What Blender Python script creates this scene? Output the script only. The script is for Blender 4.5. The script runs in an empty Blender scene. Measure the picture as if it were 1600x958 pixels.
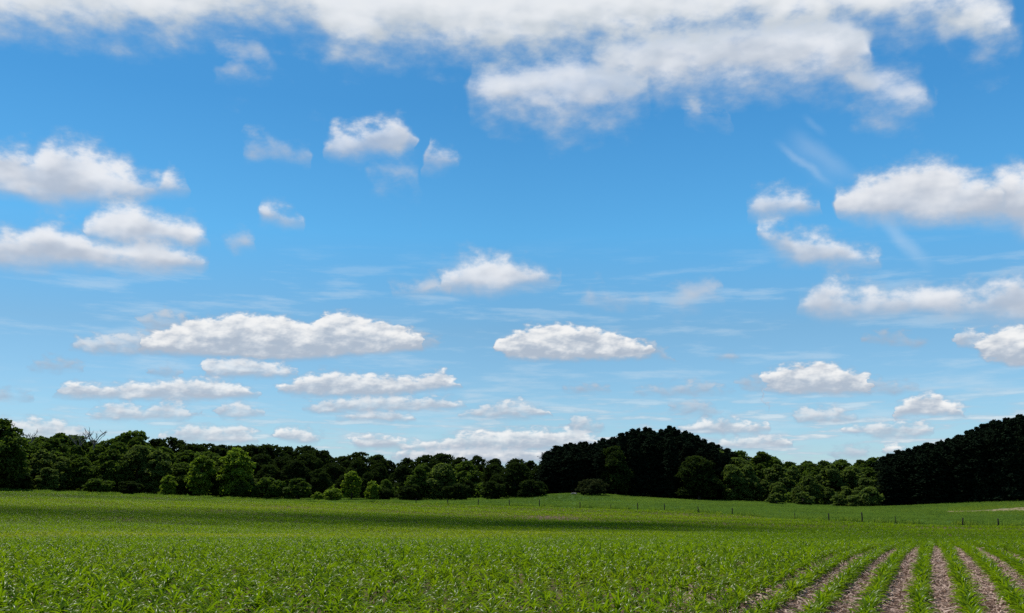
import bpy, math, random
import numpy as np
from mathutils import Vector, Matrix

random.seed(7)
rng = np.random.default_rng(7)
R = math.radians
scene = bpy.context.scene
COL = scene.collection

# ------------------------------------------------------------------ camera
FPX, CX, CY, HOR = 1537.0, 800.0, 479.0, 773.0        # photo calibration (1600 x 958)
PITCH = math.atan((HOR - CY) / FPX)
EYE = 1.72
cam_d = bpy.data.cameras.new('camera')
cam_d.sensor_fit = 'HORIZONTAL'
cam_d.angle = 2 * math.atan(800.0 / FPX)
cam_d.clip_start = 0.1
cam_d.clip_end = 20000
cam = bpy.data.objects.new('camera', cam_d)
COL.objects.link(cam)
cam.location = (0, 0, EYE)
cam.rotation_euler = (math.pi / 2 + PITCH, 0, 0)
scene.camera = cam

# ------------------------------------------------------------------ exposure
vs = scene.view_settings
scene.display_settings.display_device = 'sRGB'
vs.view_transform = 'Standard'
vs.look = 'None'
vs.exposure = 0.0
vs.gamma = 1.0
vs.use_curve_mapping = False
cy = scene.cycles
cy.max_bounces = 6
cy.diffuse_bounces = 3
cy.glossy_bounces = 2
cy.transmission_bounces = 4
cy.transparent_max_bounces = 4
cy.caustics_reflective = False
cy.caustics_refractive = False
cy.sample_clamp_indirect = 4.0
cy.use_denoising = False

# ------------------------------------------------------------------ sun
SUN_EL, SUN_AZ = R(60), R(-40)                        # ahead of the camera, to the left
sdir = Vector((math.sin(SUN_AZ) * math.cos(SUN_EL), math.cos(SUN_AZ) * math.cos(SUN_EL), math.sin(SUN_EL)))
sl = bpy.data.lights.new('sun', 'SUN')
sl.energy = 4.8
sl.angle = R(0.53)
sl.color = (1.0, 0.955, 0.87)
sun = bpy.data.objects.new('sun', sl)
COL.objects.link(sun)
sun.rotation_euler = sdir.to_track_quat('Z', 'Y').to_euler()
sun.location = sdir * 300


def pix_dir(px, py):
    """world direction of a photo pixel, as (azimuth, tan elevation)"""
    X = (px - CX) / FPX
    Y = (CY - py) / FPX
    c, s = math.cos(PITCH), math.sin(PITCH)
    dx, dy, dz = X, c - Y * s, s + Y * c
    return math.atan2(dx, dy), dz / math.hypot(dx, dy)


def az_of(px):
    return math.atan((px - CX) / FPX * math.cos(PITCH))


# ------------------------------------------------------------------ node helper
class NT:
    def __init__(self, tree):
        self.t = tree
        tree.nodes.clear()

    def new(self, kind, **kw):
        n = self.t.nodes.new(kind)
        for k, v in kw.items():
            setattr(n, k, v)
        return n

    def put(self, sock, v):
        if v is None:
            return
        if isinstance(v, bpy.types.NodeSocket):
            self.t.links.new(v, sock)
        else:
            if hasattr(sock.default_value, '__len__') and not hasattr(v, '__len__'):
                v = [v] * len(sock.default_value)
            if hasattr(sock.default_value, '__len__') and len(sock.default_value) == 4 and len(v) == 3:
                v = list(v) + [1.0]
            sock.default_value = v

    def m(self, op, a, b=None, c=None, clamp=False):
        n = self.new('ShaderNodeMath', operation=op, use_clamp=clamp)
        for i, v in enumerate((a, b, c)):
            if v is not None:
                self.put(n.inputs[i], v)
        return n.outputs[0]

    def vm(self, op, a, b=None, c=None):
        n = self.new('ShaderNodeVectorMath', operation=op)
        for i, v in enumerate((a, b, c)):
            if v is not None:
                self.put(n.inputs[i], v)
        return n.outputs['Value'] if op in ('DOT_PRODUCT', 'LENGTH', 'DISTANCE') else n.outputs[0]

    def noise(self, vec, scale, detail=4, rough=0.55, dims='3D', lac=2.0, dist=0.0):
        n = self.new('ShaderNodeTexNoise', noise_dimensions=dims)
        if vec is not None:
            self.put(n.inputs['Vector'], vec)
        self.put(n.inputs['Scale'], scale)
        self.put(n.inputs['Detail'], detail)
        self.put(n.inputs['Roughness'], rough)
        self.put(n.inputs['Lacunarity'], lac)
        self.put(n.inputs['Distortion'], dist)
        return n

    def mr(self, v, a, b, c=0.0, d=1.0, smooth=False):
        n = self.new('ShaderNodeMapRange', interpolation_type='SMOOTHSTEP' if smooth else 'LINEAR', clamp=True)
        for i, x in enumerate((v, a, b, c, d)):
            self.put(n.inputs[i], x)
        return n.outputs[0]

    def mix(self, f, a, b, blend='MIX'):
        n = self.new('ShaderNodeMix', data_type='RGBA', blend_type=blend)
        self.put(n.inputs[0], f)
        self.put(n.inputs[6], a)
        self.put(n.inputs[7], b)
        return n.outputs[2]

    def comb(self, x, y, z=0.0):
        n = self.new('ShaderNodeCombineXYZ')
        for i, v in enumerate((x, y, z)):
            self.put(n.inputs[i], v)
        return n.outputs[0]


# ------------------------------------------------------------------ sky with its clouds
# every cloud: ([(x, y_top, y_bottom) in photo pixels], density)
CLOUDS = [
    # layer 0 .. : far clouds low over the horizon first, the bank overhead last
    [([(-60, 650, 690), (-20, 655, 692), (30, 657, 692), (60, 653, 690), (110, 660, 690), (135, 675, 685)], .75),
     ([(250, 680, 684), (275, 668, 690), (300, 663, 692), (340, 669, 692), (370, 664, 692), (405, 684, 690)], .75),
     ([(600, 712, 716), (640, 702, 722), (690, 698, 724), (760, 695, 724), (820, 699, 724), (870, 706, 720)], .95),
     ([(1100, 694, 697), (1140, 684, 700), (1180, 682, 701), (1220, 683, 700), (1245, 693, 696)], .75),
     ([(1262, 704, 707), (1300, 699, 714), (1340, 697, 716), (1362, 706, 712)], .6),
     ([(1366, 700, 703), (1382, 692, 706), (1405, 696, 707), (1425, 703, 706)], .9)],
    [([(428, 676, 682), (448, 668, 688), (480, 671, 691), (508, 685, 690)], .88),
     ([(545, 690, 695), (566, 678, 700), (600, 680, 700), (640, 690, 704), (690, 690, 704), (715, 676, 702), (770, 674, 704), (830, 670, 704), (870, 672, 700), (905, 668, 700), (940, 686, 696)], .85),
     ([(1055, 666, 670), (1095, 657, 676), (1150, 655, 677), (1205, 664, 675)], .82),
     ([(1320, 670, 674), (1360, 660, 682), (1400, 663, 684), (1435, 656, 682), (1460, 672, 678)], .75)],
    [([(108, 534, 542), (145, 526, 551), (190, 522, 554), (232, 518, 554), (280, 512, 552)], .68),
     ([(1150, 594, 604), (1175, 588, 610), (1190, 585, 611)], .5),
     ([(520, 652, 655), (560, 643, 657), (620, 642, 658), (650, 652, 656)], .75),
     ([(720, 646, 650), (770, 630, 654), (815, 626, 652), (855, 643, 649)], .72),
     ([(860, 660, 668), (890, 648, 674), (930, 655, 674), (945, 664, 668)], .68),
     ([(1200, 650, 654), (1245, 636, 662), (1310, 637, 660), (1345, 652, 657)], .7)],
    [([(140, 648, 652), (158, 633, 654), (190, 627, 656), (228, 642, 656), (250, 629, 655), (278, 625, 655), (306, 646, 652)], .72),
     ([(316, 641, 648), (338, 630, 651), (385, 630, 652), (412, 644, 648)], .72),
     ([(465, 636, 641), (510, 623, 645), (580, 618, 643), (640, 621, 641), (700, 621, 639), (730, 631, 635)], .76),
     ([(-60, 605, 622), (-20, 607, 624), (30, 612, 625), (58, 620, 624)], .5),
     ([(1040, 634, 638), (1070, 626, 648), (1100, 630, 648), (1132, 643, 647)], .55),
     ([(1395, 640, 654), (1412, 626, 650), (1438, 615, 648), (1462, 615, 648), (1500, 636, 648), (1520, 645, 652)], .95)],
    [([(1350, 588, 614), (1390, 596, 615), (1440, 605, 611)], .55),
     ([(86, 608, 614), (108, 597, 620), (160, 602, 622), (230, 597, 624), (280, 593, 625), (330, 590, 624), (370, 600, 622), (405, 614, 619)], .88),
     ([(425, 609, 612), (468, 590, 616), (510, 580, 618), (560, 583, 619), (620, 586, 618), (655, 590, 612), (688, 576, 608), (725, 599, 604)], .92),
     ([(880, 606, 609), (915, 601, 614), (955, 608, 612)], .5),
     ([(990, 611, 614), (1050, 602, 619), (1095, 597, 617), (1145, 609, 613)], .55)],
    [([(616, 512, 548), (645, 514, 550), (668, 522, 544), (690, 532, 538)], .5),
     ([(232, 578, 584), (260, 572, 588), (284, 575, 586)], .5),
     ([(292, 580, 584), (318, 562, 588), (370, 558, 589), (420, 564, 589), (465, 579, 586)], .8),
     ([(1188, 584, 610), (1215, 576, 613), (1245, 568, 615), (1280, 564, 616), (1320, 576, 616), (1362, 588, 614)], .95)],
    [([(216, 498, 506), (236, 486, 522), (280, 490, 522), (318, 512, 516)], .55),
     ([(40, 568, 573), (85, 560, 580), (135, 570, 578)], .5),
     ([(980, 530, 545), (1010, 532, 556), (1055, 558, 563)], .55),
     ([(1120, 556, 559), (1140, 554, 563), (1165, 557, 560)], .5),
     ([(1345, 527, 531), (1372, 519, 538), (1410, 520, 541), (1455, 533, 538)], .45),
     ([(1465, 528, 534), (1490, 515, 541), (1520, 517, 543), (1560, 528, 545)], .75)],
    [([(212, 530, 548), (238, 521, 552), (262, 512, 554), (290, 499, 556), (340, 496, 558), (372, 487, 559), (410, 493, 562), (450, 496, 563), (490, 506, 561), (506, 490, 559), (532, 486, 557), (570, 497, 554), (612, 507, 551), (636, 515, 548), (662, 526, 544)], .95),
     ([(770, 538, 541), (790, 525, 559), (830, 510, 562), (870, 505, 563), (920, 511, 563), (960, 520, 561), (1000, 533, 559), (1020, 545, 555)], .97),
     ([(1520, 536, 542), (1550, 515, 566), (1580, 507, 573), (1610, 509, 576), (1680, 505, 582)], .96)],
    [([(604, 458, 461), (648, 447, 465), (700, 444, 460)], .45),
     ([(905, 468, 471), (930, 454, 475), (970, 459, 478), (1018, 469, 476)], .38),
     ([(1035, 472, 480), (1060, 452, 490), (1085, 445, 475), (1110, 442, 468), (1132, 461, 466)], .35),
     ([(1246, 476, 482), (1264, 450, 494), (1290, 442, 497), (1330, 449, 498), (1380, 451, 497), (1430, 451, 496), (1480, 454, 497), (1530, 449, 497), (1560, 440, 497), (1600, 430, 498), (1680, 428, 498)], .85)],
    [([(680, 443, 448), (692, 426, 454), (720, 404, 457), (760, 401, 455), (800, 407, 450), (835, 420, 447), (870, 438, 443)], .9),
     ([(1182, 358, 364), (1196, 352, 380), (1230, 360, 400), (1270, 367, 412), (1310, 377, 416), (1350, 395, 416), (1378, 407, 411)], .85)],
    [([(-60, 350, 412), (0, 362, 412), (40, 365, 416), (70, 345, 419), (100, 350, 421), (130, 374, 422), (160, 384, 422), (195, 385, 423), (215, 377, 424), (250, 375, 424), (282, 380, 423), (306, 396, 421), (320, 411, 416)], .92),
     ([(398, 326, 332), (412, 319, 348), (440, 324, 354), (468, 347, 352)], .75),
     ([(1490, 324, 332), (1530, 300, 346), (1552, 275, 354), (1580, 267, 364), (1610, 264, 370), (1680, 258, 378)], .98)],
    [([(138, 356, 368), (163, 326, 376), (190, 318, 380), (230, 327, 382), (270, 339, 382), (310, 353, 383), (328, 368, 376)], .92),
     ([(334, 374, 380), (362, 365, 389), (398, 379, 385)], .28),
     ([(1165, 326, 332), (1184, 298, 337), (1220, 297, 335), (1260, 305, 331), (1284, 318, 324)], .78),
     ([(1292, 314, 322), (1312, 295, 333), (1350, 279, 342), (1385, 258, 346), (1430, 254, 348), (1480, 254, 346), (1520, 269, 342), (1545, 287, 335), (1565, 305, 325)], .96)],
    [([(-60, 225, 300), (0, 234, 296), (40, 231, 302), (62, 238, 310), (76, 221, 316), (100, 216, 320), (150, 234, 316), (190, 254, 310), (230, 279, 307), (252, 285, 304), (266, 264, 303), (286, 281, 300), (296, 291, 295)], .92),
     ([(382, 228, 236), (400, 208, 246), (430, 214, 249), (486, 241, 248)], .32),
     ([(510, 236, 240), (530, 199, 243), (560, 201, 243), (590, 188, 242), (620, 188, 238), (640, 209, 220)], .78),
     ([(646, 252, 257), (658, 221, 264), (682, 224, 264), (712, 249, 254)], .72),
     ([(1064, 178, 184), (1090, 162, 190), (1145, 181, 191)], .4)],
    [([(340, 70, 80), (362, 30, 112), (400, 40, 108), (425, 90, 100)], .17),
     ([(580, 262, 272), (610, 248, 284), (655, 268, 284)], .22),
     ([(1476, 36, 60), (1510, 24, 74), (1550, 24, 70), (1576, 40, 50)], .4),
     ([(738, 122, 138), (780, 111, 170), (830, 98, 182), (880, 87, 184), (930, 84, 182), (980, 94, 172), (1010, 118, 148)], .82),
     ([(1322, 122, 132), (1345, 102, 154), (1380, 106, 168), (1410, 117, 170), (1440, 134, 166), (1454, 152, 160)], .72)],
    [([(915, 84, 98), (960, 60, 124), (1010, 53, 134), (1060, 46, 135), (1100, 42, 134), (1160, 34, 132), (1220, 26, 130), (1280, 20, 127), (1320, 20, 120), (1350, 42, 106), (1370, 78, 94)], .96)],
    [([(-60, -90, 36), (0, -95, 36), (60, -100, 37), (90, -100, 40), (130, -100, 46), (180, -100, 43), (250, -100, 50), (290, -100, 48), (330, -100, 40), (400, -100, 27), (450, -100, 31), (500, -100, 44), (540, -100, 74), (580, -100, 74), (640, -100, 73), (700, -100, 74), (760, -100, 73), (830, -100, 82), (870, -100, 74), (900, -100, 64), (960, -100, 62), (1040, -100, 54), (1100, -95, 50), (1200, -90, 42), (1290, -80, 32), (1340, -70, 36), (1400, -60, 40), (1440, -50, 26), (1480, -40, 30), (1505, -35, 48), (1540, -20, 52), (1578, 10, 50), (1592, 25, 35)], .96)],
]
AZ_MAX = 0.66


def build_sky():
    w = bpy.data.worlds.new('World')
    scene.world = w
    w.use_nodes = True
    n = NT(w.node_tree)
    out = n.new('ShaderNodeOutputWorld')
    bg = n.new('ShaderNodeBackground')
    w.node_tree.links.new(bg.outputs[0], out.inputs[0])
    sky = n.new('ShaderNodeTexSky', sky_type='NISHITA')
    sky.sun_disc = False
    sky.sun_elevation = SUN_EL
    sky.sun_rotation = SUN_AZ
    sky.altitude = 300
    sky.air_density = 1.0
    sky.dust_density = 0.35
    sky.ozone_density = 2.2
    tc = n.new('ShaderNodeTexCoord')
    sep = n.new('ShaderNodeSeparateXYZ')
    w.node_tree.links.new(tc.outputs['Generated'], sep.inputs[0])
    x, y, z = sep.outputs
    az = n.m('ARCTAN2', x, y)
    el = n.m('DIVIDE', z, n.m('SQRT', n.m('ADD', n.m('MULTIPLY', x, x), n.m('ADD', n.m('MULTIPLY', y, y), 1e-6))))
    # clean-air blue: the sky model's colour balance shifts with elevation
    tr = n.new('ShaderNodeValToRGB')
    ta = n.m('MULTIPLY', el, 1.0, clamp=True)
    w.node_tree.links.new(ta, tr.inputs[0])
    cr = tr.color_ramp
    for i, (p, c) in enumerate(((.02, (.62, .80, 1.02)), (.09, (.58, .81, .96)), (.165, (.54, .80, .895)), (.265, (.41, .97, 1.14)), (.41, (.295, .835, 1.07)))):
        e = cr.elements[i] if i < 2 else cr.elements.new(p)
        e.position = p
        e.color = (c[0], c[1], c[2], 1)
    skyc = n.vm('SCALE', n.mix(1.0, sky.outputs[0], tr.outputs[0], 'MULTIPLY'))
    n.put(skyc.node.inputs['Scale'], n.mr(az, .0, .5, SKY_K * .985, SKY_K * 1.18))
    u = n.m('MULTIPLY_ADD', az, 0.5 / AZ_MAX, 0.5)
    u = n.m('PINGPONG', u, 1.0)
    # noises in sky coordinates
    p_hi = n.comb(az, n.m('MULTIPLY', el, 1.5))
    p_lo = n.comb(az, n.m('MULTIPLY', el, 1.9))
    sun_off = (-0.0035, 0.006, 0)
    wA = n.noise(p_hi, 14, 3, .5, '2D')
    A = n.noise(p_hi, 30, 6, .56, '2D')
    A2 = n.noise(n.vm('ADD', p_hi, sun_off), 30, 4, .5, '2D')
    wB = n.noise(p_lo, 45, 3, .55, '2D')
    B = n.noise(p_lo, 80, 5, .56, '2D')
    B2 = n.noise(n.vm('ADD', p_lo, (-0.0014, 0.0026, 0)), 80, 4, .5, '2D')
    # broad soft relief for the modelling of the cloud bodies
    RA = n.m('SUBTRACT', n.noise(p_hi, 17, 3, .45, '2D').outputs[0], n.noise(n.vm('ADD', p_hi, (-.007, .014, 0)), 17, 3, .45, '2D').outputs[0])
    RB = n.m('SUBTRACT', n.noise(p_lo, 40, 3, .45, '2D').outputs[0], n.noise(n.vm('ADD', p_lo, (-.0035, .0065, 0)), 40, 3, .45, '2D').outputs[0])
    # thin high streaks
    st = n.noise(n.comb(n.m('ADD', az, n.m('MULTIPLY', el, 0.5)), n.m('MULTIPLY', el, 7.0)), 9, 6, .6, '2D')
    streak = n.mr(st.outputs[0], .48, .75, 0, 1, True)
    sm = n.m('MULTIPLY', n.mr(el, .27, .19, 0, 1, True), n.mr(el, .02, .07, 0.3, 1, True))
    col = n.mix(n.m('MULTIPLY', n.m('MULTIPLY', streak, sm), .34), skyc, (.62, .74, .84))
    # layered thin cloud towards the horizon
    lw = n.noise(n.comb(n.m('MULTIPLY_ADD', B.outputs[0], .01, az), n.m('MULTIPLY', el, 8.0)), 17, 5, .58, '2D')
    lf = n.m('MULTIPLY', n.mr(lw.outputs[0], .45, .64, 0, 1, True), n.m('MULTIPLY', n.mr(el, .125, .045, 0, 1, True), n.mr(az, -.5, .1, .55, 1)))
    col = n.mix(n.m('MULTIPLY', lf, .78), col, n.mix(n.mr(lw.outputs[0], .55, .72), (.46, .58, .70), (.80, .83, .85)))
    # three faint diagonal cirrus combs on the right
    for (x0, y0, x1, y1, wd, op) in ((1212, 222, 1300, 290, 9, .16), (1235, 205, 1345, 285, 20, .12), (1370, 335, 1455, 420, 16, .20), (1255, 180, 1290, 212, 9, .08), (1225, 215, 1320, 295, 30, .07)):
        a0, e0 = pix_dir(x0, y0)
        a1, e1 = pix_dir(x1, y1)
        L = math.hypot(a1 - a0, e1 - e0)
        tx, ty = (a1 - a0) / L, (e1 - e0) / L
        q = n.vm('SUBTRACT', n.comb(az, el), (a0, e0, 0))
        tl = n.m('DIVIDE', n.vm('DOT_PRODUCT', q, (tx, ty, 0)), L)
        dl = n.m('ABSOLUTE', n.m('ADD', n.vm('DOT_PRODUCT', q, (-ty, tx, 0)), n.m('MULTIPLY_ADD', A.outputs[0], .008, -.004)))
        f = n.m('MULTIPLY', n.mr(dl, wd / FPX, 0, 0, 1, True), n.m('MULTIPLY', n.mr(tl, -.1, .35, 0, 1, True), n.mr(tl, 1.1, .6, 0, 1, True)))
        col = n.mix(n.m('MULTIPLY', f, op), col, (.75, .82, .88))
    NL = len(CLOUDS)
    for li, layer in enumerate(CLOUDS):
        hi = li >= 8
        nz, nz2, wz = (A, A2, wA) if hi else (B, B2, wB)
        wt, wb = ((.0105, .0085) if hi else (.0036, .0031))
        if li >= 13:
            wt, wb = .015, .022
        amp = .008 if hi else .0058
        K = (1.5 if li >= 13 else 2.1) if hi else 1.7
        du = n.m('MULTIPLY_ADD', wz.outputs[0], 2 * amp / AZ_MAX, -amp / AZ_MAX)
        uw = n.m('ADD', u, du)
        cu = n.new('ShaderNodeRGBCurve')
        mp = cu.mapping
        mp.use_clip = False
        pts = [[], [], []]
        cl = sorted(layer, key=lambda c: c[0][0][0])
        prev = None
        for ci, (poly, op) in enumerate(cl):
            arr = []
            for (px, yt, yb) in poly:
                a, et = pix_dir(px, yt)
                _, eb = pix_dir(px, yb)
                arr.append(((a / AZ_MAX) * .5 + .5, et, eb))
            mid0 = .5 * (arr[0][1] + arr[0][2])
            mid1 = .5 * (arr[-1][1] + arr[-1][2])
            g = .03
            e = .004
            first = ci == 0 and poly[0][0] < 0
            if not first:
                x0 = arr[0][0] - e
                if prev is not None and x0 <= prev + e:
                    x0 = prev + e
                pts[0].append((x0, mid0 - g)); pts[1].append((x0, mid0 + g)); pts[2].append((x0, op))
            for (ux, t, b) in arr:
                pts[0].append((ux, t)); pts[1].append((ux, b)); pts[2].append((ux, op))
            if poly[-1][0] < 1640:
                pts[0].append((arr[-1][0] + e, mid1 - g)); pts[1].append((arr[-1][0] + e, mid1 + g)); pts[2].append((arr[-1][0] + e, op))
            prev = arr[-1][0] + e
        for k in range(3):
            c = mp.curves[k]
            P = pts[k]
            c.points[0].location = (min(0, P[0][0]) if P[0][0] < 0 else 0.0, P[0][1])
            c.points[1].location = (max(1.0, P[-1][0]), P[-1][1])
            for q in P:
                c.points.new(min(max(q[0], 0.0005), .9995), q[1])
            for q in c.points:
                q.handle_type = 'VECTOR'
        mp.update()
        w.node_tree.links.new(n.comb(uw, uw, uw), cu.inputs['Color'])
        sc = n.new('ShaderNodeSeparateColor')
        w.node_tree.links.new(cu.outputs[0], sc.inputs[0])
        T, Bo, O = sc.outputs
        ev = n.m('ADD', el, n.m('MULTIPLY_ADD', wz.outputs[0], amp, -.5 * amp))
        sT = n.m('DIVIDE', n.m('SUBTRACT', T, ev), wt)
        sB = n.m('DIVIDE', n.m('SUBTRACT', el, Bo), wb)
        rag = n.m('SUBTRACT', 2.0, O)
        nn = n.m('MULTIPLY', n.m('MULTIPLY_ADD', nz.outputs[0], K * 1.7, -.5 * K * 1.7), rag)
        dd = n.m('SMOOTH_MIN', n.m('ADD', sT, n.m('MULTIPLY', nn, 1.0 if li >= 13 else (1.2 if hi else 1.5))), n.m('ADD', sB, n.m('MULTIPLY', nn, 1.0 if li >= 13 else .55)), .5)
        dd = n.m('ADD', dd, n.m('MULTIPLY_ADD', wz.outputs[0], 1.6, -.8))
        al = n.mr(dd, -1.7 if li >= 13 else -1.35, 1.5 if hi else 1.35, 0, 1, True)
        # thin clouds are ragged inside as well
        oe = n.m('ADD', O, n.m('MULTIPLY', n.m('MULTIPLY_ADD', nz2.outputs[0], 2.4, -1.15), n.m('SUBTRACT', 1.0, O)), clamp=True)
        al = n.m('MULTIPLY', al, oe)
        h = n.m('DIVIDE', n.m('SUBTRACT', el, Bo), n.m('MAXIMUM', n.m('SUBTRACT', T, Bo), .004))
        last = li == NL - 1
        sh = n.m('ADD', h, n.m('MULTIPLY', RA if hi else RB, .5 if last else (1.0 if hi else .85)))
        sh = n.m('ADD', sh, n.m('MULTIPLY_ADD', wz.outputs[0], .5 if last else 1.2, -.25 if last else -.6))
        sh = n.m('ADD', sh, n.m('MULTIPLY', n.m('SUBTRACT', nz.outputs[0], nz2.outputs[0]), .1 if last else .4))
        if li == NL - 1:
            lo_c, hi_c, a0, a1 = (.55, .61, .67), (.82, .845, .875), .0, .45
        elif li >= 13:
            lo_c, hi_c, a0, a1 = (.52, .58, .67), (.82, .845, .885), -.1, .85
        elif hi:
            lo_c, hi_c, a0, a1 = (.46, .52, .62), (.86, .87, .895), .0, .95
        else:
            lo_c, hi_c, a0, a1 = (.43, .50, .60), (.92, .92, .915), .08, 1.1
        # thin, gauzy cloud stays blue grey
        shade = n.m('MULTIPLY', n.mr(sh, a0, a1, 0, 1, True), n.mr(O, .2, .85, .30 if hi else .12, 1))
        cc = n.mix(shade, lo_c, hi_c)
        cc = n.mix(n.mr(O, .74, .4, 0, .45 if hi else .85), cc, (.40, .50, .63) if hi else (.30, .42, .57))
        cc = n.mix(n.mr(dd, -.9, 1.1, 0, 1, True), (.36, .48, .63) if hi else (.30, .43, .59), cc)
        col = n.mix(al, col, cc)
    # Background strength as for a physical sky: clouds and blue share it
    n.put(bg.inputs['Color'], n.vm('SCALE', col) if False else col)
    bg.inputs['Strength'].default_value = 1.0
    return n, sky


SKY_K = 0.11
build_sky()


# ------------------------------------------------------------------ scene helpers
def tag(o, label=None, cat=None, group=None, kind=None):
    if label: o['label'] = label
    if cat: o['category'] = cat
    if group: o['group'] = group
    if kind: o['kind'] = kind
    return o


def mesh_np(name, verts, faces_flat, nper, mat=None, smooth=False):
    me = bpy.data.meshes.new(name)
    verts = np.asarray(verts, dtype=np.float32)
    faces_flat = np.asarray(faces_flat, dtype=np.int32).ravel()
    nf = len(faces_flat) // nper
    me.vertices.add(len(verts))
    me.vertices.foreach_set('co', verts.ravel())
    me.loops.add(len(faces_flat))
    me.loops.foreach_set('vertex_index', faces_flat)
    me.polygons.add(nf)
    me.polygons.foreach_set('loop_start', np.arange(nf, dtype=np.int32) * nper)
    if smooth:
        me.polygons.foreach_set('use_smooth', np.ones(nf, dtype=bool))
    me.update(calc_edges=True)
    if mat:
        me.materials.append(mat)
    return me


def link(name, me, parent=None):
    o = bpy.data.objects.new(name, me)
    COL.objects.link(o)
    if parent is not None:
        o.parent = parent
    return o


def tube(path, radii, seg=6):
    """tapered tube along a list of points -> verts, quads"""
    path = [Vector(p) for p in path]
    V, F = [], []
    for i, p in enumerate(path):
        a = path[max(0, i - 1)]
        b = path[min(len(path) - 1, i + 1)]
        t = (b - a).normalized()
        up = Vector((0, 0, 1)) if abs(t.z) < .9 else Vector((1, 0, 0))
        s1 = t.cross(up).normalized()
        s2 = t.cross(s1)
        for k in range(seg):
            an = 2 * math.pi * k / seg
            V.append(p + (s1 * math.cos(an) + s2 * math.sin(an)) * radii[i])
    for i in range(len(path) - 1):
        for k in range(seg):
            a = i * seg + k
            b = i * seg + (k + 1) % seg
            F.append((a, b, b + seg, a + seg))
    return V, F


class Geo:
    def __init__(self):
        self.v, self.f = [], []

    def add(self, V, F):
        o = len(self.v)
        self.v += [tuple(p) for p in V]
        self.f += [tuple(i + o for i in q) for q in F]

    def mesh(self, name, mat, smooth=True):
        return mesh_np(name, np.array(self.v), np.array(self.f), 4, mat, smooth)


# ------------------------------------------------------------------ terrain
XS = [0, 400, 700, 1000, 1200, 1350, 1600]
RS = [45, 65, 90, 120, 150, 180, 210, 240, 268]
YT = np.array([
    [853, 846, 832, 816, 802, 790, 782, 773, 764.5],
    [854, 847, 835, 821, 809, 798, 791, 785, 780],
    [855, 848, 838, 825, 814, 804, 796, 788, 781],
    [856, 849, 840, 829, 818, 807, 796, 786, 778],
    [856, 850, 842, 833, 822, 811, 801, 793, 787],
    [857, 851, 843, 834, 821, 810, 804, 798, 794],
    [857, 851, 843, 835, 826, 814, 804, 793, 782]])
FENCE_X = [-200, 300, 650, 1000, 1143, 1292, 1344, 1556, 1900]
FENCE_R = [262, 255, 238, 206, 192, 166, 160, 150, 145]

GAZ = np.linspace(-0.75, 0.75, 241)
GR = np.linspace(0, 420, 421)


def slope_of(px, py):
    return pix_dir(px, py)[1]


def make_height():
    Z = np.zeros((len(GAZ), len(GR)))
    for i, a in enumerate(GAZ):
        px = CX + FPX / math.cos(PITCH) * math.tan(a)
        pc = min(max(px, 0), 1600)
        row = [np.interp(pc, XS, YT[:, j]) for j in range(len(RS))]
        sl_ = [slope_of(pc, yy) for yy in row]
        zz = [EYE + s * r for s, r in zip(sl_, RS)]
        rr = [0, 28] + RS + [330, 420]
        zz = [0, 0] + zz + [zz[-1] + .6, zz[-1] - .5]
        # spread linearly in apparent slope, not in height, between the knots
        Z[i] = np.interp(GR, rr, zz)
        # small mound in front of the hilltop pines
        Z[i] += 1.9 * np.exp(-((px - 900) / 58) ** 2) * np.exp(-((GR - 270) / 14) ** 2)
    kr = np.exp(-.5 * (np.arange(-18, 19) / 4.5) ** 2); kr /= kr.sum()
    ka = np.exp(-.5 * (np.arange(-9, 10) / 4.0) ** 2); ka /= ka.sum()
    Zp = np.pad(Z, ((9, 9), (18, 18)), mode='edge')
    Zp = np.apply_along_axis(lambda v: np.convolve(v, kr, 'valid'), 1, Zp)
    Zp = np.apply_along_axis(lambda v: np.convolve(v, ka, 'valid'), 0, Zp)
    return Zp


HZ = make_height()
_ph = rng.uniform(0, 6.28, 8)


def height(x, y):
    x = np.asarray(x, dtype=float); y = np.asarray(y, dtype=float)
    r = np.hypot(x, y)
    a = np.clip(np.arctan2(x, y), GAZ[0], GAZ[-1])
    fi = (a - GAZ[0]) / (GAZ[1] - GAZ[0])
    fj = np.clip(r, 0, 419.99)
    i = np.clip(fi.astype(int), 0, len(GAZ) - 2); j = fj.astype(int)
    ti, tj = fi - i, fj - j
    z = (HZ[i, j] * (1 - ti) + HZ[i + 1, j] * ti) * (1 - tj) + (HZ[i, j + 1] * (1 - ti) + HZ[i + 1, j + 1] * ti) * tj
    far = np.clip((r - 420) / 900, 0, 1)
    z = z * (1 - far) - 6.0 * far
    w = np.clip((r - 45) / 60, 0, 1) * np.clip((420 - r) / 60, 0, 1)
    z = z + w * (.10 * np.sin(x * .11 + _ph[0]) * np.sin(y * .14 + _ph[1]) + .07 * np.sin(x * .23 + y * .31 + _ph[2]))
    return z


def fence_r(x, y):
    px = CX + FPX / math.cos(PITCH) * np.tan(np.clip(np.arctan2(x, y), -.9, .9))
    return np.interp(px, FENCE_X, FENCE_R)


# ------------------------------------------------------------------ materials
def new_mat(name):
    m = bpy.data.materials.new(name)
    m.use_nodes = True
    n = NT(m.node_tree)
    out = n.new('ShaderNodeOutputMaterial')
    return m, n, out


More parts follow.
